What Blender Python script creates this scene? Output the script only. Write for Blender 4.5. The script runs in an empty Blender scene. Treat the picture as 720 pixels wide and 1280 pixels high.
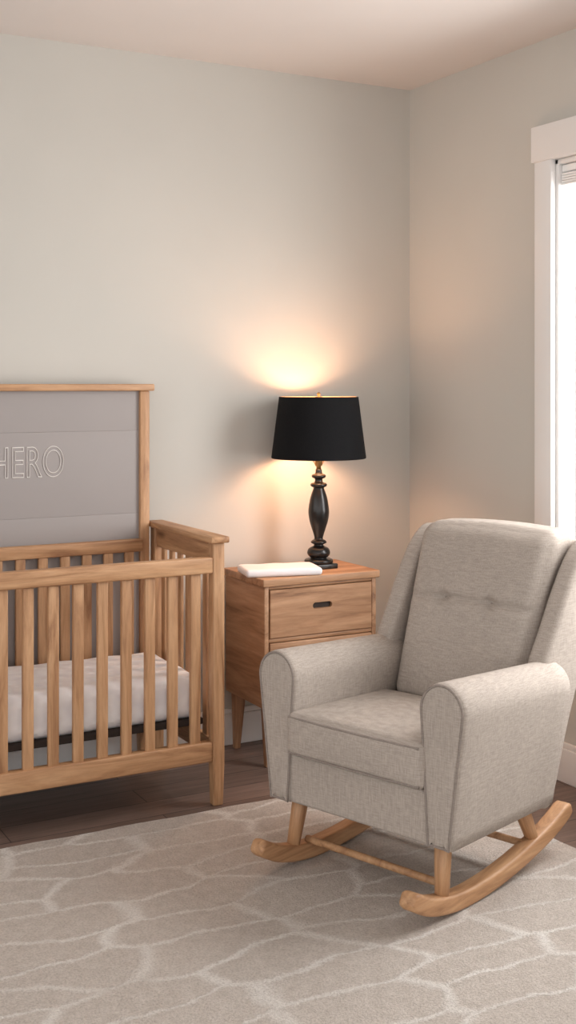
import bpy, math, random
from mathutils import Vector, Matrix
random.seed(4)
scene = bpy.context.scene
COL = scene.collection

# ------------------------------------------------------------ helpers
def srgb(r, g, b, a=1.0):
    def f(c):
        c /= 255.0
        return c/12.92 if c <= 0.04045 else ((c+0.055)/1.055)**2.4
    return (f(r), f(g), f(b), a)

def empty(name, loc=(0,0,0), rotz=0.0):
    o = bpy.data.objects.new(name, None)
    o.location = loc; o.rotation_euler = (0,0,rotz)
    COL.objects.link(o); return o

def mesh_obj(name, verts, faces, mat=None, parent=None, smooth=False, loc=(0,0,0)):
    me = bpy.data.meshes.new(name)
    me.from_pydata([tuple(v) for v in verts], [], faces)
    me.validate(); me.update()
    import bmesh
    bm = bmesh.new(); bm.from_mesh(me)
    bmesh.ops.remove_doubles(bm, verts=bm.verts, dist=1e-6)
    bmesh.ops.recalc_face_normals(bm, faces=bm.faces)
    bm.to_mesh(me); bm.free()
    if smooth:
        for p in me.polygons: p.use_smooth = True
    o = bpy.data.objects.new(name, me); o.location = loc
    COL.objects.link(o)
    if mat: me.materials.append(mat)
    if parent: o.parent = parent
    return o

def bevel(o, w, seg=3):
    m = o.modifiers.new('bevel', 'BEVEL'); m.width = w; m.segments = seg
    m.limit_method = 'ANGLE'; m.angle_limit = math.radians(40)
    m.harden_normals = False
    for p in o.data.polygons: p.use_smooth = True
    return o

BF = [(0,1,3,2),(4,6,7,5),(0,4,5,1),(2,3,7,6),(0,2,6,4),(1,5,7,3)]
def box(name, lo, hi, mat=None, parent=None, bev=0.0, seg=2):
    c = [(lo[i]+hi[i])/2 for i in range(3)]
    h = [(hi[i]-lo[i])/2 for i in range(3)]
    vs = [(sx*h[0], sy*h[1], sz*h[2]) for sx in (-1,1) for sy in (-1,1) for sz in (-1,1)]
    o = mesh_obj(name, vs, BF, mat, parent, loc=c)
    if bev: bevel(o, bev, seg)
    return o

def multibox(name, boxes, mat, parent=None, bev=0.0):
    vs, fs = [], []
    for lo, hi in boxes:
        b = len(vs)
        vs += [(x,y,z) for x in (lo[0],hi[0]) for y in (lo[1],hi[1]) for z in (lo[2],hi[2])]
        fs += [tuple(b+i for i in f) for f in BF]
    me = bpy.data.meshes.new(name); me.from_pydata(vs, [], fs); me.update()
    import bmesh
    bm = bmesh.new(); bm.from_mesh(me); bmesh.ops.recalc_face_normals(bm, faces=bm.faces); bm.to_mesh(me); bm.free()
    me.materials.append(mat)
    o = bpy.data.objects.new(name, me); COL.objects.link(o)
    if parent: o.parent = parent
    if bev: bevel(o, bev)
    return o

def soft_box(name, c, h, r, mat, parent, n=10, m=4, fn=None):
    axes = []
    for s in h:
        inner = s-r
        e = [inner + r*math.tan(math.radians(45)*k/m) for k in range(1, m+1)]
        mid = [-inner + 2*inner*k/n for k in range(n+1)]
        axes.append([-x for x in reversed(e)] + mid + e)
    vs, fs = [], []
    def conv(p):
        q = [max(-(h[i]-r), min(h[i]-r, p[i])) for i in range(3)]
        d = Vector([p[i]-q[i] for i in range(3)])
        if d.length > 1e-9: d = d.normalized()*r
        out = [q[i]+d[i] for i in range(3)]
        if fn: out = fn(out[0], out[1], out[2], (p[0]/h[0], p[1]/h[1], p[2]/h[2]))
        return (out[0], out[1], out[2])
    for ax in range(3):
        u, v = [i for i in range(3) if i != ax]
        for sgn in (-1, 1):
            base = len(vs); A, B = axes[u], axes[v]
            for a in A:
                for b in B:
                    p = [0,0,0]; p[ax] = sgn*h[ax]; p[u] = a; p[v] = b
                    vs.append(conv(p))
            nb = len(B)
            for i in range(len(A)-1):
                for j in range(nb-1):
                    fs.append((base+i*nb+j, base+(i+1)*nb+j, base+(i+1)*nb+j+1, base+i*nb+j+1))
    return mesh_obj(name, vs, fs, mat, parent, smooth=True, loc=c)

def loft(name, rings, mat, parent, smooth=True, caps=True, loc=(0,0,0)):
    n = len(rings[0]); vs = [p for r in rings for p in r]; fs = []
    for k in range(len(rings)-1):
        for i in range(n):
            j = (i+1) % n
            fs.append((k*n+i, k*n+j, (k+1)*n+j, (k+1)*n+i))
    if caps:
        fs.append(tuple(range(n))); fs.append(tuple((len(rings)-1)*n+i for i in range(n)))
    return mesh_obj(name, vs, fs, mat, parent, smooth=smooth, loc=loc)

def lathe(name, prof, mat, parent, loc=(0,0,0), n=48):
    rings = [[(r*math.cos(2*math.pi*i/n), r*math.sin(2*math.pi*i/n), z) for i in range(n)] for r, z in prof]
    return loft(name, rings, mat, parent, loc=loc)

def tcyl(name, p0, p1, r0, r1, mat, parent, n=24):
    p0, p1 = Vector(p0), Vector(p1); d = (p1-p0)
    q = d.to_track_quat('Z', 'Y'); L = d.length
    rings = []
    for t, rr in ((0, r0*0.9), (0.01, r0), (0.99, r1), (1, r1*0.9)):
        rings.append([(rr*math.cos(2*math.pi*i/n), rr*math.sin(2*math.pi*i/n), (t-0.5)*L) for i in range(n)])
    o = loft(name, rings, mat, parent)
    o.location = (p0+p1)/2; o.rotation_mode = 'QUATERNION'; o.rotation_quaternion = q
    return o

def catmull(pts, n=8, closed=True):
    out = []; N = len(pts); rng = N if closed else N-1
    for i in range(rng):
        g = (lambda k: pts[k % N]) if closed else (lambda k: pts[max(0, min(N-1, k))])
        p0, p1, p2, p3 = g(i-1), g(i), g(i+1), g(i+2)
        for k in range(n):
            t = k/n
            out.append(tuple(0.5*((2*p1[a]) + (-p0[a]+p2[a])*t + (2*p0[a]-5*p1[a]+4*p2[a]-p3[a])*t*t
                        + (-p0[a]+3*p1[a]-3*p2[a]+p3[a])*t**3) for a in range(len(p1))))
    if not closed: out.append(tuple(pts[-1]))
    return out

def inset2d(poly, d):
    n = len(poly); A = sum(poly[i][0]*poly[(i+1)%n][1]-poly[(i+1)%n][0]*poly[i][1] for i in range(n))
    s = 1 if A > 0 else -1; out = []
    for i in range(n):
        a, b = poly[i-1], poly[(i+1) % n]
        t = Vector((b[0]-a[0], b[1]-a[1]))
        if t.length < 1e-9: out.append(poly[i]); continue
        t.normalize(); out.append((poly[i][0]-s*t.y*d, poly[i][1]+s*t.x*d))
    return out

def tube(name, pts, r, mat, parent, closed=False):
    cu = bpy.data.curves.new(name, 'CURVE'); cu.dimensions = '3D'; cu.bevel_depth = r; cu.bevel_resolution = 3
    sp = cu.splines.new('POLY'); sp.points.add(len(pts)-1)
    for i, p in enumerate(pts): sp.points[i].co = (p[0], p[1], p[2], 1)
    sp.use_cyclic_u = closed
    cu.materials.append(mat)
    o = bpy.data.objects.new(name, cu); COL.objects.link(o)
    if parent: o.parent = parent
    return o

# ------------------------------------------------------------ materials
def newmat(name):
    m = bpy.data.materials.new(name); m.use_nodes = True
    nt = m.node_tree; b = nt.nodes['Principled BSDF']
    return m, nt, b
def N(nt, t, **kw):
    n = nt.nodes.new(t)
    for k, v in kw.items(): setattr(n, k, v)
    return n
def ramp(nt, fac, stops):
    r = N(nt, 'ShaderNodeValToRGB')
    el = r.color_ramp.elements
    while len(el) < len(stops): el.new(0.5)
    for e, (p, c) in zip(el, stops): e.position = p; e.color = c
    nt.links.new(fac, r.inputs['Fac']); return r
def bump(nt, b, h, strength, dist):
    bp = N(nt, 'ShaderNodeBump'); bp.inputs['Strength'].default_value = strength; bp.inputs['Distance'].default_value = dist
    nt.links.new(h, bp.inputs['Height']); nt.links.new(bp.outputs['Normal'], b.inputs['Normal']); return bp
def noise(nt, vec, scale, detail=4, rough=0.5, dist=0.0):
    n = N(nt, 'ShaderNodeTexNoise'); n.inputs['Scale'].default_value = scale; n.inputs['Detail'].default_value = detail
    n.inputs['Roughness'].default_value = rough; n.inputs['Distortion'].default_value = dist
    if vec is not None: nt.links.new(vec, n.inputs['Vector'])
    return n

def paint(name, col, rough=0.85, var=0.03):
    m, nt, b = newmat(name)
    tc = N(nt, 'ShaderNodeTexCoord')
    n1 = noise(nt, tc.outputs['Object'], 1.5, 3)
    lo = tuple(c*(1-var) for c in col[:3])+(1,); hi = tuple(min(1, c*(1+var)) for c in col[:3])+(1,)
    r = ramp(nt, n1.outputs['Fac'], [(0.3, lo), (0.7, hi)])
    nt.links.new(r.outputs['Color'], b.inputs['Base Color'])
    b.inputs['Roughness'].default_value = rough
    b.inputs['Specular IOR Level'].default_value = 0.25
    n2 = noise(nt, tc.outputs['Object'], 220, 3)
    bump(nt, b, n2.outputs['Fac'], 0.05, 0.002)
    return m

def wood(name, axis, dark, mid, light, rough=0.5, scale=1.0):
    m, nt, b = newmat(name)
    tc = N(nt, 'ShaderNodeTexCoord'); oi = N(nt, 'ShaderNodeObjectInfo')
    off = N(nt, 'ShaderNodeVectorMath', operation='SCALE'); off.inputs[0].default_value = (13.1, 7.7, 5.3)
    nt.links.new(oi.outputs['Random'], off.inputs['Scale'])
    add = N(nt, 'ShaderNodeVectorMath', operation='ADD')
    nt.links.new(tc.outputs['Object'], add.inputs[0]); nt.links.new(off.outputs['Vector'], add.inputs[1])
    mp = N(nt, 'ShaderNodeMapping')
    s = [1.0, 1.0, 1.0]; s[axis] = 0.09
    mp.inputs['Scale'].default_value = s
    nt.links.new(add.outputs['Vector'], mp.inputs['Vector'])
    g1 = noise(nt, mp.outputs['Vector'], 24*scale, 6, 0.6, 1.2)
    g2 = noise(nt, mp.outputs['Vector'], 130*scale, 4, 0.7)
    mp2 = N(nt, 'ShaderNodeMapping'); s2 = [1.0]*3; s2[axis] = 0.35; mp2.inputs['Scale'].default_value = s2
    nt.links.new(add.outputs['Vector'], mp2.inputs['Vector'])
    vo = N(nt, 'ShaderNodeTexVoronoi'); vo.inputs['Scale'].default_value = 6.5*scale
    nt.links.new(mp2.outputs['Vector'], vo.inputs['Vector'])
    r1 = ramp(nt, g1.outputs['Fac'], [(0.30, dark), (0.48, mid), (0.68, light)])
    r2 = ramp(nt, g2.outputs['Fac'], [(0.35, (0.78,0.76,0.74,1)), (0.6, (1,1,1,1))])
    mx = N(nt, 'ShaderNodeMixRGB', blend_type='MULTIPLY'); mx.inputs['Fac'].default_value = 0.7
    nt.links.new(r1.outputs['Color'], mx.inputs['Color1']); nt.links.new(r2.outputs['Color'], mx.inputs['Color2'])
    r3 = ramp(nt, vo.outputs['Distance'], [(0.03, (0.42,0.33,0.27,1)), (0.10, (1,1,1,1))])
    mx2 = N(nt, 'ShaderNodeMixRGB', blend_type='MULTIPLY'); mx2.inputs['Fac'].default_value = 0.8
    nt.links.new(mx.outputs['Color'], mx2.inputs['Color1']); nt.links.new(r3.outputs['Color'], mx2.inputs['Color2'])
    nt.links.new(mx2.outputs['Color'], b.inputs['Base Color'])
    b.inputs['Roughness'].default_value = rough
    bump(nt, b, g2.outputs['Fac'], 0.15, 0.002)
    return m

def fabric(name, col, scale=1.45, var=0.17):
    m, nt, b = newmat(name)
    tc = N(nt, 'ShaderNodeTexCoord')
    hs = []
    for sc in ((1, 1, 0.08), (0.08, 0.08, 1)):
        mp = N(nt, 'ShaderNodeMapping'); mp.inputs['Scale'].default_value = sc
        nt.links.new(tc.outputs['Object'], mp.inputs['Vector'])
        hs.append(noise(nt, mp.outputs['Vector'], 330*scale, 2, 0.5))
    ad = N(nt, 'ShaderNodeMath', operation='ADD')
    nt.links.new(hs[0].outputs['Fac'], ad.inputs[0]); nt.links.new(hs[1].outputs['Fac'], ad.inputs[1])
    hf = N(nt, 'ShaderNodeMath', operation='MULTIPLY'); hf.inputs[1].default_value = 0.5
    nt.links.new(ad.outputs[0], hf.inputs[0])
    lo = tuple(c*(1-var) for c in col[:3])+(1,); hi = tuple(min(1, c*(1+var)) for c in col[:3])+(1,)
    r = ramp(nt, hf.outputs[0], [(0.36, lo), (0.64, hi)])
    big = noise(nt, tc.outputs['Object'], 7, 3)
    r2 = ramp(nt, big.outputs['Fac'], [(0.3, (0.95,0.95,0.95,1)), (0.7, (1,1,1,1))])
    mx = N(nt, 'ShaderNodeMixRGB', blend_type='MULTIPLY'); mx.inputs['Fac'].default_value = 1
    nt.links.new(r.outputs['Color'], mx.inputs['Color1']); nt.links.new(r2.outputs['Color'], mx.inputs['Color2'])
    nt.links.new(mx.outputs['Color'], b.inputs['Base Color'])
    b.inputs['Roughness'].default_value = 0.95
    b.inputs['Specular IOR Level'].default_value = 0.12
    bump(nt, b, hf.outputs[0], 0.25, 0.0015)
    return m

M_wall = paint('wall_paint', srgb(198,195,188))
M_ceil = paint('ceiling_paint', srgb(216,210,206))
M_trim = paint('trim_paint', srgb(234,232,230), 0.5, 0.01)
oD, oM, oL = srgb(144,101,69), srgb(184,140,101), srgb(204,162,123)
WX, WY, WZ = [wood('oak_grain_'+'xyz'[i], i, oD, oM, oL) for i in range(3)]
nD, nM, nL = srgb(128,91,64), srgb(170,129,96), srgb(192,152,118)
NX, NY, NZ = [wood('nightstand_oak_'+'xyz'[i], i, nD, nM, nL, scale=0.8) for i in range(3)]
M_fab = fabric('linen_upholstery', srgb(175,165,156))
M_pipe = fabric('linen_piping', srgb(146,136,129))
M_panel = paint('grey_panel', srgb(160,154,152), 0.8)

def metal_black():
    m, nt, b = newmat('black_lacquer')
    tc = N(nt, 'ShaderNodeTexCoord'); n = noise(nt, tc.outputs['Object'], 30, 3)
    r = ramp(nt, n.outputs['Fac'], [(0.3, (0.006,0.006,0.006,1)), (0.7, (0.012,0.011,0.011,1))])
    nt.links.new(r.outputs['Color'], b.inputs['Base Color']); b.inputs['Roughness'].default_value = 0.28
    return m
M_black = metal_black()
def shade_mat():
    m, nt, b = newmat('black_shade_fabric')
    tc = N(nt, 'ShaderNodeTexCoord'); n = noise(nt, tc.outputs['Object'], 400, 3)
    r = ramp(nt, n.outputs['Fac'], [(0.3, (0.006,0.006,0.007,1)), (0.7, (0.012,0.012,0.013,1))])
    nt.links.new(r.outputs['Color'], b.inputs['Base Color']); b.inputs['Roughness'].default_value = 0.9
    b.inputs['Specular IOR Level'].default_value = 0.15
    return m
M_shade = shade_mat()
M_lining = paint('shade_lining', srgb(190,165,135))
def brass():
    m, nt, b = newmat('brass')
    tc = N(nt, 'ShaderNodeTexCoord'); n = noise(nt, tc.outputs['Object'], 50, 2)
    r = ramp(nt, n.outputs['Fac'], [(0.3, srgb(170,140,95)), (0.7, srgb(190,160,110))])
    nt.links.new(r.outputs['Color'], b.inputs['Base Color']); b.inputs['Metallic'].default_value = 1; b.inputs['Roughness'].default_value = 0.35
    return m
M_brass = brass()

def sheet_mat():
    m, nt, b = newmat('quilted_sheet')
    tc = N(nt, 'ShaderNodeTexCoord')
    vo = N(nt, 'ShaderNodeTexVoronoi', feature='SMOOTH_F1'); vo.inputs['Scale'].default_value = 30
    nt.links.new(tc.outputs['Object'], vo.inputs['Vector'])
    r = ramp(nt, vo.outputs['Distance'], [(0.25, srgb(252,251,252)), (0.75, srgb(238,236,239))])
    nt.links.new(r.outputs['Color'], b.inputs['Base Color']); b.inputs['Roughness'].default_value = 0.9
    b.inputs['Specular IOR Level'].default_value = 0.1
    bp = bump(nt, b, vo.outputs['Distance'], 0.45, 0.012); bp.invert = True
    return m
M_sheet = sheet_mat()
M_pad = paint('pad_cover', srgb(236,233,235), 0.8, 0.02)

def floor_mat():
    m, nt, b = newmat('dark_wood_planks')
    tc = N(nt, 'ShaderNodeTexCoord')
    br = N(nt, 'ShaderNodeTexBrick'); br.offset = 0.37; br.inputs['Scale'].default_value = 1.0
    br.inputs['Brick Width'].default_value = 1.3; br.inputs['Row Height'].default_value = 0.13
    br.inputs['Mortar Size'].default_value = 0.0018; br.inputs['Mortar Smooth'].default_value = 0.2
    br.inputs['Color1'].default_value = srgb(140,117,106); br.inputs['Color2'].default_value = srgb(112,93,84)
    br.inputs['Mortar'].default_value = srgb(50,39,35)
    nt.links.new(tc.outputs['Object'], br.inputs['Vector'])
    mp = N(nt, 'ShaderNodeMapping'); mp.inputs['Scale'].default_value = (0.08, 1, 1)
    nt.links.new(tc.outputs['Object'], mp.inputs['Vector'])
    g = noise(nt, mp.outputs['Vector'], 40, 6, 0.65, 0.8)
    r = ramp(nt, g.outputs['Fac'], [(0.3, (0.55,0.53,0.52,1)), (0.7, (1.15,1.13,1.12,1))])
    mx = N(nt, 'ShaderNodeMixRGB', blend_type='MULTIPLY'); mx.inputs['Fac'].default_value = 0.9
    nt.links.new(br.outputs['Color'], mx.inputs['Color1']); nt.links.new(r.outputs['Color'], mx.inputs['Color2'])
    nt.links.new(mx.outputs['Color'], b.inputs['Base Color']); b.inputs['Roughness'].default_value = 0.42
    bump(nt, b, g.outputs['Fac'], 0.1, 0.003)
    return m

def rug_mat():
    m, nt, b = newmat('shag_rug')
    tc = N(nt, 'ShaderNodeTexCoord')
    dn = noise(nt, tc.outputs['Object'], 4, 3)
    fd = noise(nt, tc.outputs['Object'], 70, 4, 0.7)
    def warp(src, n, amt):
        sb = N(nt, 'ShaderNodeVectorMath', operation='SUBTRACT'); sb.inputs[1].default_value = (0.5,0.5,0.5)
        nt.links.new(n.outputs['Color'], sb.inputs[0])
        sc = N(nt, 'ShaderNodeVectorMath', operation='SCALE'); sc.inputs['Scale'].default_value = amt
        nt.links.new(sb.outputs['Vector'], sc.inputs[0])
        ad = N(nt, 'ShaderNodeVectorMath', operation='ADD')
        nt.links.new(src, ad.inputs[0]); nt.links.new(sc.outputs['Vector'], ad.inputs[1]); return ad.outputs['Vector']
    v = warp(tc.outputs['Object'], dn, 0.13); v = warp(v, fd, 0.030)
    mp = N(nt, 'ShaderNodeMapping'); mp.inputs['Scale'].default_value = (2.9, 7.2, 0.0)
    mp.inputs['Rotation'].default_value = (0, 0, math.radians(-5))
    nt.links.new(v, mp.inputs['Vector'])
    vo = N(nt, 'ShaderNodeTexVoronoi', feature='DISTANCE_TO_EDGE', voronoi_dimensions='2D')
    vo.inputs['Scale'].default_value = 1.0; vo.inputs['Randomness'].default_value = 0.7
    nt.links.new(mp.outputs['Vector'], vo.inputs['Vector'])
    line = ramp(nt, vo.outputs['Distance'], [(0.014, (1,1,1,1)), (0.080, (0,0,0,1))])
    fine = noise(nt, tc.outputs['Object'], 170, 4, 0.75)
    med = noise(nt, tc.outputs['Object'], 30, 4, 0.7)
    big = noise(nt, tc.outputs['Object'], 3, 2, 0.5)
    fade = ramp(nt, big.outputs['Fac'], [(0.35, (0.50,0.50,0.50,1)), (0.6, (0.9,0.9,0.9,1))])
    lf = N(nt, 'ShaderNodeMath', operation='MULTIPLY')
    nt.links.new(line.outputs['Color'], lf.inputs[0]); nt.links.new(fade.outputs['Color'], lf.inputs[1])
    base = ramp(nt, med.outputs['Fac'], [(0.3, srgb(210,199,189)), (0.7, srgb(226,216,207))])
    mx = N(nt, 'ShaderNodeMixRGB'); nt.links.new(lf.outputs[0], mx.inputs['Fac'])
    nt.links.new(base.outputs['Color'], mx.inputs['Color1']); mx.inputs['Color2'].default_value = srgb(252,247,241)
    r = ramp(nt, fine.outputs['Fac'], [(0.34, (0.64,0.62,0.60,1)), (0.58, (1,1,1,1))])
    m2 = N(nt, 'ShaderNodeMixRGB', blend_type='MULTIPLY'); m2.inputs['Fac'].default_value = 0.75
    nt.links.new(mx.outputs['Color'], m2.inputs['Color1']); nt.links.new(r.outputs['Color'], m2.inputs['Color2'])
    nt.links.new(m2.outputs['Color'], b.inputs['Base Color']); b.inputs['Roughness'].default_value = 1.0
    b.inputs['Specular IOR Level'].default_value = 0.05; b.inputs['Sheen Weight'].default_value = 0.15
    s1 = N(nt, 'ShaderNodeMath', operation='MULTIPLY_ADD'); s1.inputs[1].default_value = 0.8
    nt.links.new(med.outputs['Fac'], s1.inputs[0]); nt.links.new(fine.outputs['Fac'], s1.inputs[2])
    s2 = N(nt, 'ShaderNodeMath', operation='MULTIPLY_ADD'); s2.inputs[1].default_value = 0.5
    nt.links.new(line.outputs['Color'], s2.inputs[0]); nt.links.new(s1.outputs[0], s2.inputs[2])
    bump(nt, b, s2.outputs[0], 0.9, 0.010)
    return m

# ------------------------------------------------------------ room
XR, YB, ZC = 2.80, 4.10, 2.546
XL, YF = -2.6, -2.4
box('floor', (XL, YF, -0.1), (XR+0.15, YB+0.15, 0), floor_mat())
box('ceiling', (XL, YF, ZC), (XR+0.15, YB+0.15, ZC+0.1), M_ceil)
box('wall_back', (XL, YB, 0), (XR+0.15, YB+0.15, ZC), M_wall)
WY0, WY1, WZ0, WZ1 = 1.75, 3.22, 0.62, 2.12
multibox('wall_right', [((XR, YF, 0), (XR+0.15, WY0, ZC)), ((XR, WY1, 0), (XR+0.15, YB, ZC)),
                        ((XR, WY0, 0), (XR+0.15, WY1, WZ0)), ((XR, WY0, WZ1), (XR+0.15, WY1, ZC))], M_wall)
multibox('baseboard_back', [((XL, YB-0.016, 0), (XR, YB, 0.115)), ((XL, YB-0.011, 0.115), (XR, YB, 0.135))], M_trim, bev=0.003)
multibox('baseboard_right', [((XR-0.016, YF, 0), (XR, YB-0.016, 0.115)), ((XR-0.011, YF, 0.115), (XR, YB-0.016, 0.135))], M_trim, bev=0.003)

win = empty('window_1', (XR, (WY0+WY1)/2, 0))
def wbox(name, lo, hi, mat=M_trim, bev=0.003):
    cy = (WY0+WY1)/2
    return box(name, (lo[0]-XR, lo[1]-cy, lo[2]), (hi[0]-XR, hi[1]-cy, hi[2]), mat, win, bev)
cw = 0.09
wbox('casing_side_far', (XR-0.022, WY1-0.005, WZ0), (XR, WY1+cw-0.008, WZ1+0.002))
wbox('casing_side_near', (XR-0.022, WY0-cw, WZ0), (XR, WY0+0.005, WZ1+0.002))
wbox('casing_head', (XR-0.026, WY0-cw-0.012, WZ1), (XR, WY1+cw+0.006, WZ1+0.125))
wbox('sill', (XR-0.05, WY0-cw-0.02, WZ0-0.025), (XR+0.08, WY1+cw+0.01, WZ0))
wbox('apron', (XR-0.018, WY0-cw, WZ0-0.11), (XR, WY1+cw-0.008, WZ0-0.025))
wbox('jamb_far', (XR, WY1-0.018, WZ0), (XR+0.13, WY1, WZ1))
wbox('jamb_near', (XR, WY0, WZ0), (XR+0.13, WY0+0.018, WZ1))
wbox('jamb_head', (XR, WY0, WZ1-0.018), (XR+0.13, WY1, WZ1))
wbox('sash_far', (XR+0.08, WY1-0.035, WZ0), (XR+0.11, WY1-0.018, WZ1-0.018))
wbox('sash_near', (XR+0.08, WY0+0.018, WZ0), (XR+0.11, WY0+0.035, WZ1-0.018))
wbox('sash_bottom', (XR+0.08, WY0+0.018, WZ0), (XR+0.11, WY1-0.018, WZ0+0.04))
wbox('sash_top', (XR+0.08, WY0+0.018, WZ1-0.05), (XR+0.11, WY1-0.018, WZ1-0.018))
M_blind = paint('blind_white', srgb(248,247,246), 0.5, 0.01)
wbox('blind_headrail', (XR+0.012, WY0+0.022, WZ1-0.045), (XR+0.052, WY1-0.022, WZ1-0.02), M_blind)
for i in range(5):
    z = WZ1-0.050-i*0.0085
    wbox('blind_slat_%d' % (i+1), (XR+0.008, WY0+0.024, z-0.007), (XR+0.056, WY1-0.024, z), M_blind, 0.001)
def glass():
    m = bpy.data.materials.new('window_glass'); m.use_nodes = True; nt = m.node_tree
    nt.nodes.remove(nt.nodes['Principled BSDF']); out = nt.nodes['Material Output']
    t = N(nt, 'ShaderNodeBsdfTransparent'); g = N(nt, 'ShaderNodeBsdfGlossy'); g.inputs['Roughness'].default_value = 0.02
    mx = N(nt, 'ShaderNodeMixShader'); mx.inputs['Fac'].default_value = 0.04
    nt.links.new(t.outputs[0], mx.inputs[1]); nt.links.new(g.outputs[0], mx.inputs[2]); nt.links.new(mx.outputs[0], out.inputs['Surface'])
    return m
wbox('glass_pane', (XR+0.093, WY0+0.03, WZ0+0.03), (XR+0.097, WY1-0.03, WZ1-0.04), glass(), 0)

# ------------------------------------------------------------ rug
RT = 0.014
def rugfn(x, y, z, p):
    return (x + 0.004*math.sin(y*23), y + 0.004*math.sin(x*19), z)
soft_box('area_rug', (0.6, 2.01, RT/2), (1.80, 1.45, RT/2), 0.006, rug_mat(), None, n=40, m=3, fn=rugfn)

# ------------------------------------------------------------ crib
crib = empty('baby_crib', (0.98, 3.78, 0))
CX, CY = 0.98, 3.78
def cb(name, lo, hi, mat, bev=0.004):
    return box(name, (lo[0]-CX, lo[1]-CY, lo[2]), (hi[0]-CX, hi[1]-CY, hi[2]), mat, crib, bev, 3)
xr0, xr1 = 1.643, 1.683
xl0, xl1 = 0.27, 0.310
yf0, yf1 = 3.51, 3.550
def post(name, x0, x1, y0, y1, z1):
    cx, cy = (x0+x1)/2-CX, (y0+y1)/2-CY; hx, hy = (x1-x0)/2, (y1-y0)/2
    rings = []
    for z, s in ((0, 0.82), (0.13, 1.0), (z1, 1.0)):
        rings.append([(cx+hx*s*a, cy+hy*s*b, z) for a, b in ((-1,-1),(1,-1),(1,1),(-1,1))])
    o = loft(name, rings, WZ, crib, smooth=False); bevel(o, 0.004, 3); return o
post('front_post_1', xr0, xr1, yf0, yf1, 0.842)
post('front_post_2', xl0, xl1, yf0, yf1, 0.842)
yb0, yb1 = 4.005, 4.045
post('headboard_post_1', 1.590, 1.626, yb0, yb1, 1.326)
post('headboard_post_2', 0.330, 0.366, yb0, yb1, 1.326)
cb('headboard_cap', (0.316, 3.992, 1.326), (1.640, 4.058, 1.350), WX)
for k, (a, b) in enumerate(((xr0, xr1), (xl0, xl1))):
    cb('side_cap_%d' % (k+1), (a-0.012, yf0-0.012, 0.842), (b+0.012, 4.055, 0.862), WY)
    cb('side_top_rail_%d' % (k+1), (a+0.010, yf1, 0.772), (b-0.010, 4.045, 0.842), WY)
    cb('side_bottom_rail_%d' % (k+1), (a+0.010, yf1, 0.145), (b-0.010, 4.045, 0.207), WY)
    cb('side_back_post_%d' % (k+1), (a+0.002, 4.006, 0.0), (b-0.002, 4.048, 0.842), WZ)
    for i in range(6):
        y = 3.610 + i*0.070
        cb('side_slat_%d_%d' % (k+1, i+1), (a+0.014, y-0.016, 0.2), (b-0.014, y+0.016, 0.778), WZ, 0.003)
cb('front_top_rail', (xl1-0.001, 3.512, 0.745), (xr0+0.001, 3.548, 0.797), WX, 0.006)
cb('front_bottom_rail', (xl1-0.001, 3.514, 0.143), (xr0+0.001, 3.550, 0.207), WX, 0.005)
x = 1.588; i = 1
while x > 0.34:
    cb('front_slat_%d' % i, (x-0.0165, 3.524, 0.2), (x+0.0165, 3.542, 0.75), WZ, 0.003)
    x -= 0.0775; i += 1
cb('back_top_rail', (0.366, 3.985, 0.762), (1.592, 4.012, 0.806), WX, 0.004)
cb('back_bottom_rail', (0.366, 3.985, 0.143), (1.592, 4.012, 0.207), WX, 0.004)
x = 1.545; i = 1
while x > 0.37:
    cb('back_slat_%d' % i, (x-0.0165, 3.990, 0.2), (x+0.0165, 4.006, 0.768), WZ, 0.003)
    x -= 0.0775; i += 1
zz = [0.30, 0.80, 0.895, 1.186, 1.326]
for i in range(len(zz)-1):
    cb('headboard_plank_%d' % (i+1), (0.355, 4.018, zz[i]+0.0001), (1.600, 4.034, zz[i+1]-0.0001), M_panel, 0.0009)
M_chalk = paint('letter_paint', srgb(226,221,217), 0.7)
tx = bpy.data.curves.new('hero_lettering', 'FONT'); tx.body = 'HERO'; tx.size = 0.155
tx.fill_mode = 'NONE'; tx.bevel_depth = 0.0018; tx.bevel_resolution = 1; tx.space_character = 1.02
tx.materials.append(M_chalk)
to = bpy.data.objects.new('hero_lettering', tx); COL.objects.link(to); to.parent = crib
bpy.context.view_layer.update()
w, hgt = to.dimensions[0], to.dimensions[1]
to.scale = (0.25/w, 0.107/hgt, 1); to.rotation_euler = (math.radians(90), 0, 0)
to.location = (1.058-CX, 4.0168-CY, 1.035)
def matfn(x, y, z, p):
    s = 0.010*(1-p[0]**2)*(1-p[1]**2)
    e = 0.003*math.sin(x*38)*math.sin(y*29)
    return (x, y, z + (s+e*0.6 if z > 0 else -0.0))
soft_box('mattress', (0.98-CX, 3.767-CY, 0.345), (0.648, 0.205, 0.072), 0.04, M_sheet, crib, n=40, m=6, fn=matfn)
M_dark = paint('gap_shade_dark', srgb(60,52,48))  # dark brown stands in for shade under the mattress and in the slot
cb('mattress_support', (0.33, 3.56, 0.255), (1.63, 3.975, 0.275), M_dark, 0.003)

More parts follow.
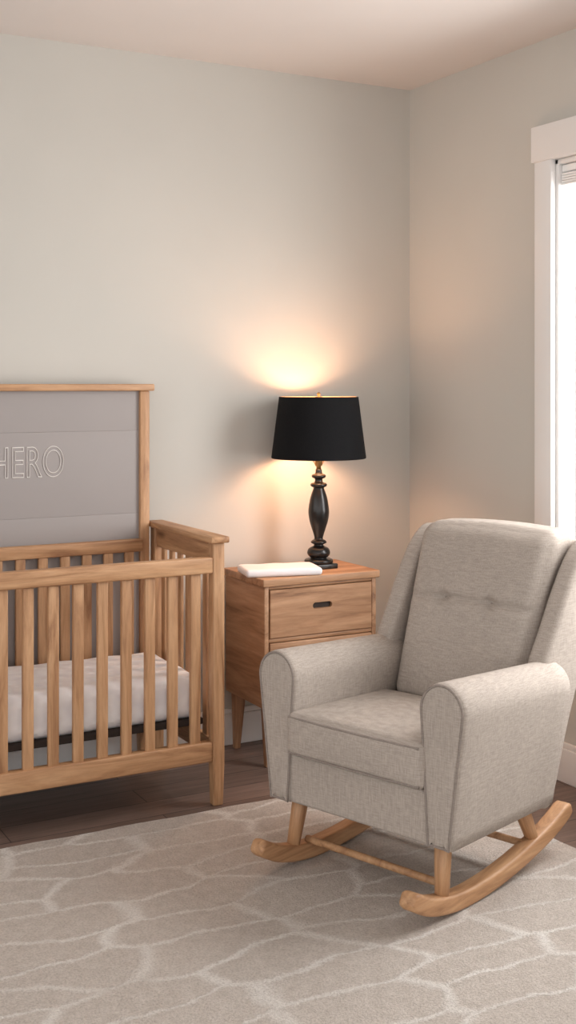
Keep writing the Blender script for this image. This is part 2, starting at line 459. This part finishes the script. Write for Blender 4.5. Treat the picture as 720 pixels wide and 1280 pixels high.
# ------------------------------------------------------------ nightstand
NXc, NYc = 2.19, 3.91
ns = empty('nightstand', (NXc, NYc, 0))
def nb(name, lo, hi, mat, bev=0.003):
    return box(name, (lo[0]-NXc, lo[1]-NYc, lo[2]), (hi[0]-NXc, hi[1]-NYc, hi[2]), mat, ns, bev, 3)
x0, x1, y0, y1 = 1.957, 2.420, 3.762, 4.075
nb('top_board', (x0-0.010, y0-0.012, 0.640), (x1+0.010, y1, 0.667), NX, 0.004)
nb('side_panel_1', (x0, y0, 0.21), (x0+0.018, y1, 0.640), NY)
nb('side_panel_2', (x1-0.018, y0, 0.21), (x1, y1, 0.640), NY)
nb('back_panel', (x0+0.018, y1-0.012, 0.21), (x1-0.018, y1, 0.640), NX)
nb('bottom_board', (x0+0.018, y0, 0.21), (x1-0.018, y1-0.012, 0.230), NX)
nb('divider', (x0+0.018, y0+0.001, 0.441), (x1-0.018, y1-0.012, 0.455), NX)
nb('top_rail', (x0+0.018, y0+0.001, 0.628), (x1-0.018, y1-0.012, 0.640), NX)
def drawer(name, z0, z1, slot):
    a0, a1 = x0+0.021-NXc, x1-0.021-NXc; f0, f1 = y0-0.004-NYc, y0+0.016-NYc
    if not slot:
        return box(name, (a0, f0, z0), (a1, f1, z1), NX, ns, 0.003, 3)
    sw, sh, sc = 0.040, 0.011, z0+(z1-z0)*0.60
    def stadium(r_off, y):
        pts = []
        for k in range(32):
            a = 2*math.pi*(k+0.5)/32
            cx = (sw-sh) if math.cos(a) > 0 else -(sw-sh)
            pts.append((cx+(sh+r_off)*math.cos(a), y, sc+(sh+r_off)*math.sin(a)))
        return pts
    def rect(y, ins=0.0):
        pts = []
        for k in range(32):
            a = 2*math.pi*(k+0.5)/32
            cx, cz = math.cos(a), math.sin(a)
            H = (a1-a0)/2-ins; Z = (z1-z0)/2-ins
            mx = max(abs(cx), abs(cz))
            px = max(-1, min(1, cx/mx)); pz = max(-1, min(1, cz/mx))
            pts.append(((a0+a1)/2+px*H, y, (z0+z1)/2+pz*Z))
        for (sx, sz) in ((1,1),(1,-1),(-1,1),(-1,-1)):
            tgt = Vector(((a0+a1)/2+sx*((a1-a0)/2-ins), y, (z0+z1)/2+sz*((z1-z0)/2-ins)))
            kk = min(range(32), key=lambda q: (Vector(pts[q])-tgt).length); pts[kk] = tuple(tgt)
        return pts
    rings = [rect(f1), rect(f0+0.002), rect(f0, 0.002), stadium(0, f0), stadium(-0.001, f0+0.014)]
    o = loft(name, rings, NX, ns, smooth=False)
    box(name+'_slot_shade', (-sw+(a0+a1)/2, f0+0.011, sc-sh), (sw+(a0+a1)/2, f0+0.0135, sc+sh), M_dark, ns)  # dark plate added to imitate the shade inside the cutout
    return o
drawer('drawer_upper', 0.457, 0.626, True)
drawer('drawer_lower', 0.233, 0.439, False)
def nleg(name, cx, cy, dx, dy):
    rings = []
    for z, s, t in ((0.0, 0.011, 1.0), (0.21, 0.021, 0.0)):
        ox, oy = cx+dx*t-NXc, cy+dy*t-NYc
        rings.append([(ox+s*a, oy+s*b, z) for a, b in ((-1,-1),(1,-1),(1,1),(-1,1))])
    o = loft(name, rings, NZ, ns, smooth=False); bevel(o, 0.003, 3)
nleg('leg_1', x0+0.035, y0+0.035, -0.006, -0.006)
nleg('leg_2', x1-0.035, y0+0.035, 0.006, -0.006)
nleg('leg_3', x0+0.035, y1-0.04, -0.006, 0.006)
nleg('leg_4', x1-0.035, y1-0.04, 0.006, 0.006)

def padfn(x, y, z, p):
    return (x, y, z + 0.003*(1-p[0]**2)*(1-p[1]**2)*(1 if z > 0 else 0) + (0.0008*math.sin(x*60+y*30) if z > 0 else 0))
pad = soft_box('changing_pad', (2.066, 3.853, 0.6672+0.0135), (0.141, 0.078, 0.0135), 0.0125, M_pad, None, n=16, m=5, fn=padfn)
pad.rotation_euler = (0, 0, math.radians(-14))

# ------------------------------------------------------------ table lamp
LX, LY, LZ = 2.262, 3.910, 0.667
lamp = empty('table_lamp', (LX, LY, LZ))
b = box('square_base', (-0.053, -0.053, 0.0), (0.053, 0.053, 0.018), M_black, lamp, 0.004, 3)
s = 0.00297
ctrl = [(17.5,697),(18,694),(16,692),(10,691),(13,688),(14.5,684),(12.5,679),(7,676),(6,674),(9,672.5),(10,671),(8.5,669),(5.5,667),
        (6,663),(8.5,655),(11.5,645),(13,635),(12.6,627),(10.5,615),(7.5,606),(6.8,603),(9.5,601.5),(10.5,599.5),(9.5,597.5),
        (5.5,596),(5,592),(8,590.5),(9,588.5),(8,586.5),(4.5,585),(4,580)]
zz0 = 1.35-(697-480)*s - LZ
prof = [(r*s, 1.35-(y-480)*s-LZ - (zz0-0.018)) for r, y in ctrl]
prof = [(max(0.001, p[0]), p[1]) for p in catmull(prof, 4, closed=False)]
lathe('turned_body', [(0.001, prof[0][1])]+prof, M_black, lamp)
zt = prof[-1][1]
lathe('brass_socket', [(0.001, zt-0.002), (0.009, zt-0.002), (0.009, zt+0.012), (0.014, zt+0.016), (0.014, zt+0.092), (0.001, zt+0.092)], M_brass, lamp)
zb, ztp = 1.074-LZ, 1.303-LZ
def shade():
    n = 96; rings = []
    for r, z in ((0.1745, zb), (0.1765, zb+0.002), (0.1765, zb+0.005), (0.1485, ztp-0.005), (0.1485, ztp-0.002), (0.1470, ztp)):
        rings.append([(r*math.cos(2*math.pi*i/n), r*math.sin(2*math.pi*i/n), z) for i in range(n)])
    return loft('lampshade', rings, M_shade, lamp, caps=False)
shade()
n = 96
loft('shade_lining', [[(r*math.cos(2*math.pi*i/n), r*math.sin(2*math.pi*i/n), z) for i in range(n)] for r, z in ((0.1743, zb+0.0005), (0.1465, ztp-0.0005))], M_lining, lamp, caps=False)
harp = catmull([(0.012, 0, zt+0.012), (0.045, 0, zt+0.08), (0.048, 0, zt+0.15), (0.02, 0, ztp-0.012), (0, 0, ztp-0.004),
                (-0.02, 0, ztp-0.012), (-0.048, 0, zt+0.15), (-0.045, 0, zt+0.08), (-0.012, 0, zt+0.012)], 6, closed=False)
tube('harp', harp, 0.0015, M_brass, lamp)
for k in range(3):
    a = 2*math.pi*k/3+0.4
    tube('spider_arm_%d' % (k+1), [(0, 0, ztp-0.004), (0.1468*math.cos(a), 0.1468*math.sin(a), ztp-0.004)], 0.0014, M_brass, lamp)
lathe('finial', [(0.001, ztp-0.004), (0.005, ztp-0.004), (0.003, ztp+0.003), (0.007, ztp+0.009), (0.005, ztp+0.015), (0.001, ztp+0.017)], M_brass, lamp, n=20)
M_bulb, nt, bb = newmat('bulb_glow')
bb.inputs['Emission Color'].default_value = (1, 0.62, 0.32, 1); bb.inputs['Emission Strength'].default_value = 6
bulb = lathe('light_bulb', [(0.001, zt+0.092), (0.012, zt+0.094), (0.014, zt+0.102), (0.024, zt+0.122), (0.026, zt+0.142), (0.020, zt+0.162), (0.001, zt+0.169)], M_bulb, lamp, n=24)
ld = bpy.data.lights.new('lamp_light', 'POINT'); ld.energy = 13.5; ld.color = (1, 0.57, 0.34); ld.shadow_soft_size = 0.055
lo = bpy.data.objects.new('lamp_light', ld); COL.objects.link(lo); lo.parent = lamp; lo.location = (0, 0, zt+0.150)

# ------------------------------------------------------------ rocking chair
TH = math.radians(-71.0)
ch = empty('rocking_armchair', (1.675, 2.712, RT), TH)
Z0 = 0.182
def arm_outline(sd, ins, v):
    ui0, ui1, uo1, uo0 = 0.232, 0.210, 0.347, 0.304
    drop = 1-0.085*max(0, v)/0.5
    zc = Z0+(0.522-Z0)*drop; r = (uo1-ui1)/2; uc = (uo1+ui1)/2
    pts = []
    for k in range(11):
        t = k/10; pts.append((ui0+(ui1-ui0)*t, Z0+(zc-Z0)*t))
    for k in range(1, 20):
        a = math.pi*(1-k/20); pts.append((uc+r*math.cos(a), zc+r*1.08*math.sin(a)))
    for k in range(11):
        t = k/10; pts.append((uo1+(uo0-uo1)*t, zc+(Z0-zc)*t))
    for k in range(1, 4):
        t = k/4; pts.append((uo0+(ui0-uo0)*t, Z0))
    pts = inset2d(pts, ins)
    sh = 0.03*v/0.53
    return [(sd*u, v+max(0, sh)*(z-Z0)/0.4, z) for u, z in pts]
for sd, nm in ((-1, 'arm_1'), (1, 'arm_2')):
    rings = [arm_outline(sd, 0.03, 0.001), arm_outline(sd, 0.014, 0.0), arm_outline(sd, 0.006, 0.003), arm_outline(sd, 0.0015, 0.009), arm_outline(sd, 0, 0.018)]
    rings += [arm_outline(sd, 0, 0.018+0.472*k/8) for k in range(1, 9)]
    rings += [arm_outline(sd, 0.003, 0.497), arm_outline(sd, 0.012, 0.502)]
    loft(nm, rings, M_fab, ch)
    tube(nm+'_piping', [(p[0], p[1], p[2]) for p in arm_outline(sd, 0.006, 0.002)], 0.0034, M_pipe, ch, closed=True)
soft_box('front_rail', (0, 0.035, 0.250), (0.236, 0.028, 0.068), 0.010, M_fab, ch, n=6)
soft_box('seat_base', (0, 0.26, 0.242), (0.24, 0.23, 0.06), 0.01, M_fab, ch, n=4)
SZ = 0.378
def seatfn(x, y, z, p):
    a, b_, c_ = p
    if z > 0: z += 0.014*(1-a*a)*(1-b_*b_)
    y -= 0.010*(1-a*a)*(1-c_*c_) if b_ < 0 else 0
    z += -0.035*(y+0.2)/0.42*0.4
    return (x, y, z)
soft_box('seat_cushion', (0, 0.205, SZ), (0.229, 0.222, 0.060), 0.022, M_fab, ch, n=14, m=5, fn=seatfn)
for zz_, nmz in ((0.047, 'upper'), (-0.050, 'lower')):
    pts = []
    for k in range(21):
        a = -1+2*k/20
        pts.append((a*0.220, 0.195-0.208-0.006*(1-a*a), SZ+zz_))
    tube('cushion_piping_'+nmz, pts, 0.0032, M_pipe, ch)
FLEAN = 0.40
def framefn(zc):
    def f(x, y, z, p):
        return (x, y+FLEAN*(z+zc-0.2), z)
    return f
soft_box('back_frame', (0, 0.490, 0.530), (0.285, 0.040, 0.345), 0.03, M_fab, ch, n=10, fn=framefn(0.530))
LEAN = 0.375
BC, BH, ZS, BY = 0.648, 0.258, 0.690, 0.428
def backfn(x, y, z, p):
    a, b_, c_ = p
    zw = z+BC
    if b_ < 0 or y < 0:
        f = max(0, min(1, -y/0.07))
        y -= f*0.026*(1-a**4)*(1-c_**4)
        y += f*0.015*math.exp(-((zw-ZS)/0.009)**2)*(1-a**6)
        for bx in (-0.085, 0.075):
            y += f*0.020*math.exp(-(((x-bx)/0.020)**2+((zw-ZS)/0.020)**2))
    x *= 1+0.05*c_
    if c_ > 0: z += 0.012*(1-a*a)
    return (x, y+LEAN*(zw-0.2), z)
soft_box('back_cushion', (0, BY, BC), (0.226, 0.075, BH), 0.045, M_fab, ch, n=64, m=6, fn=backfn)
for k, bx in enumerate((-0.085, 0.075)):
    yy = BY-0.075-0.026*(1-(bx/0.229)**4)+0.031+LEAN*(ZS-0.2)
    lo_ = lathe('tuft_button_%d' % (k+1), [(0.001, 0.004), (0.006, 0.003), (0.009, 0.0), (0.008, -0.004), (0.001, -0.005)], M_pipe, ch, loc=(bx*(1+0.05*(ZS-BC)/BH), yy, ZS), n=20)
    lo_.rotation_euler = (math.radians(90), 0, 0)
wing = [(0.375,0.50),(0.385,0.60),(0.43,0.70),(0.475,0.80),(0.53,0.895),(0.585,0.943),(0.635,0.948),(0.675,0.92),(0.665,0.84),(0.62,0.62),(0.560,0.40),(0.520,0.20),(0.46,0.20),(0.40,0.30),(0.375,0.40)]
wing = [(v-0.01+0.065*max(0, min(1, (z-0.2)/0.3))+0.135*max(0, z-0.45), Z0+(z-0.2)*0.940) for v, z in wing]
wout = catmull(wing, 6)
for sd, nm in ((-1, 'wing_1'), (1, 'wing_2')):
    def flare(z): return 0.012*max(0, (z-0.55)/0.4)
    rings = []
    for u, ins in ((0.236,0.016),(0.239,0.007),(0.246,0.001),(0.252,0),(0.280,0),(0.288,0.001),(0.295,0.007),(0.298,0.016)):
        rings.append([(sd*(u+flare(z)), v, z) for v, z in inset2d(wout, ins)])
    loft(nm, rings, M_fab, ch)
rc = catmull([(-0.105,0.088),(-0.03,0.050),(0.06,0.029),(0.16,0.0230),(0.30,0.032),(0.44,0.055),(0.56,0.085),(0.655,0.122)], 6, closed=False)
for sd, nm in ((-1, 'rocker_1'), (1, 'rocker_2')):
    rings = []; L = len(rc)
    for i, (v, z) in enumerate(rc):
        a = rc[max(0, i-1)]; c = rc[min(L-1, i+1)]
        t = Vector((c[0]-a[0], c[1]-a[1])).normalized(); nn = Vector((-t.y, t.x))
        hh = 0.0225*(1.0 if 1 < i < L-2 else (0.86 if i in (1, L-2) else 0.6)); ww = 0.024
        rings.append([(sd*0.252+ww*p, v+nn.x*hh*q, z+nn.y*hh*q) for p, q in ((-1,-1),(1,-1),(1,1),(-1,1))])
    o = loft(nm, rings, WY, ch, smooth=False); bevel(o, 0.009, 4)
    tcyl('leg_front_'+nm[-1], (sd*0.240, 0.065, 0.195), (sd*0.252, 0.040, 0.045), 0.024, 0.018, WZ, ch)
    tcyl('leg_rear_'+nm[-1], (sd*0.240, 0.420, 0.195), (sd*0.252, 0.475, 0.070), 0.024, 0.018, WZ, ch)
tcyl('stretcher_front', (-0.24, 0.085, 0.060), (0.24, 0.085, 0.060), 0.010, 0.010, WX, ch)
tcyl('stretcher_rear', (-0.24, 0.44, 0.070), (0.24, 0.44, 0.070), 0.010, 0.010, WX, ch)

# ------------------------------------------------------------ lights
w = bpy.data.worlds.new('overcast_daylight'); scene.world = w; w.use_nodes = True
bg = w.node_tree.nodes['Background']; bg.inputs['Color'].default_value = (1.0, 0.985, 0.972, 1); bg.inputs['Strength'].default_value = 1.72
al = bpy.data.lights.new('window_daylight', 'AREA'); al.shape = 'RECTANGLE'; al.size = 1.5; al.size_y = 1.7; al.energy = 80; al.color = (1, 0.98, 0.965)
ao = bpy.data.objects.new('window_daylight', al); COL.objects.link(ao); ao.location = (XR+0.45, 2.55, 1.5)
ao.rotation_euler = Vector((-1, 0.12, -0.2)).to_track_quat('-Z', 'Z').to_euler()

# ------------------------------------------------------------ camera
cam = bpy.data.cameras.new('camera'); co = bpy.data.objects.new('camera', cam); COL.objects.link(co)
cam.sensor_fit = 'HORIZONTAL'; cam.sensor_width = 36; cam.lens = 75.8; cam.shift_y = -160/720
co.location = (0, 0, 1.35); co.rotation_euler = (math.radians(90), 0, math.radians(-28.6))
scene.camera = co
scene.view_settings.view_transform = 'Standard'
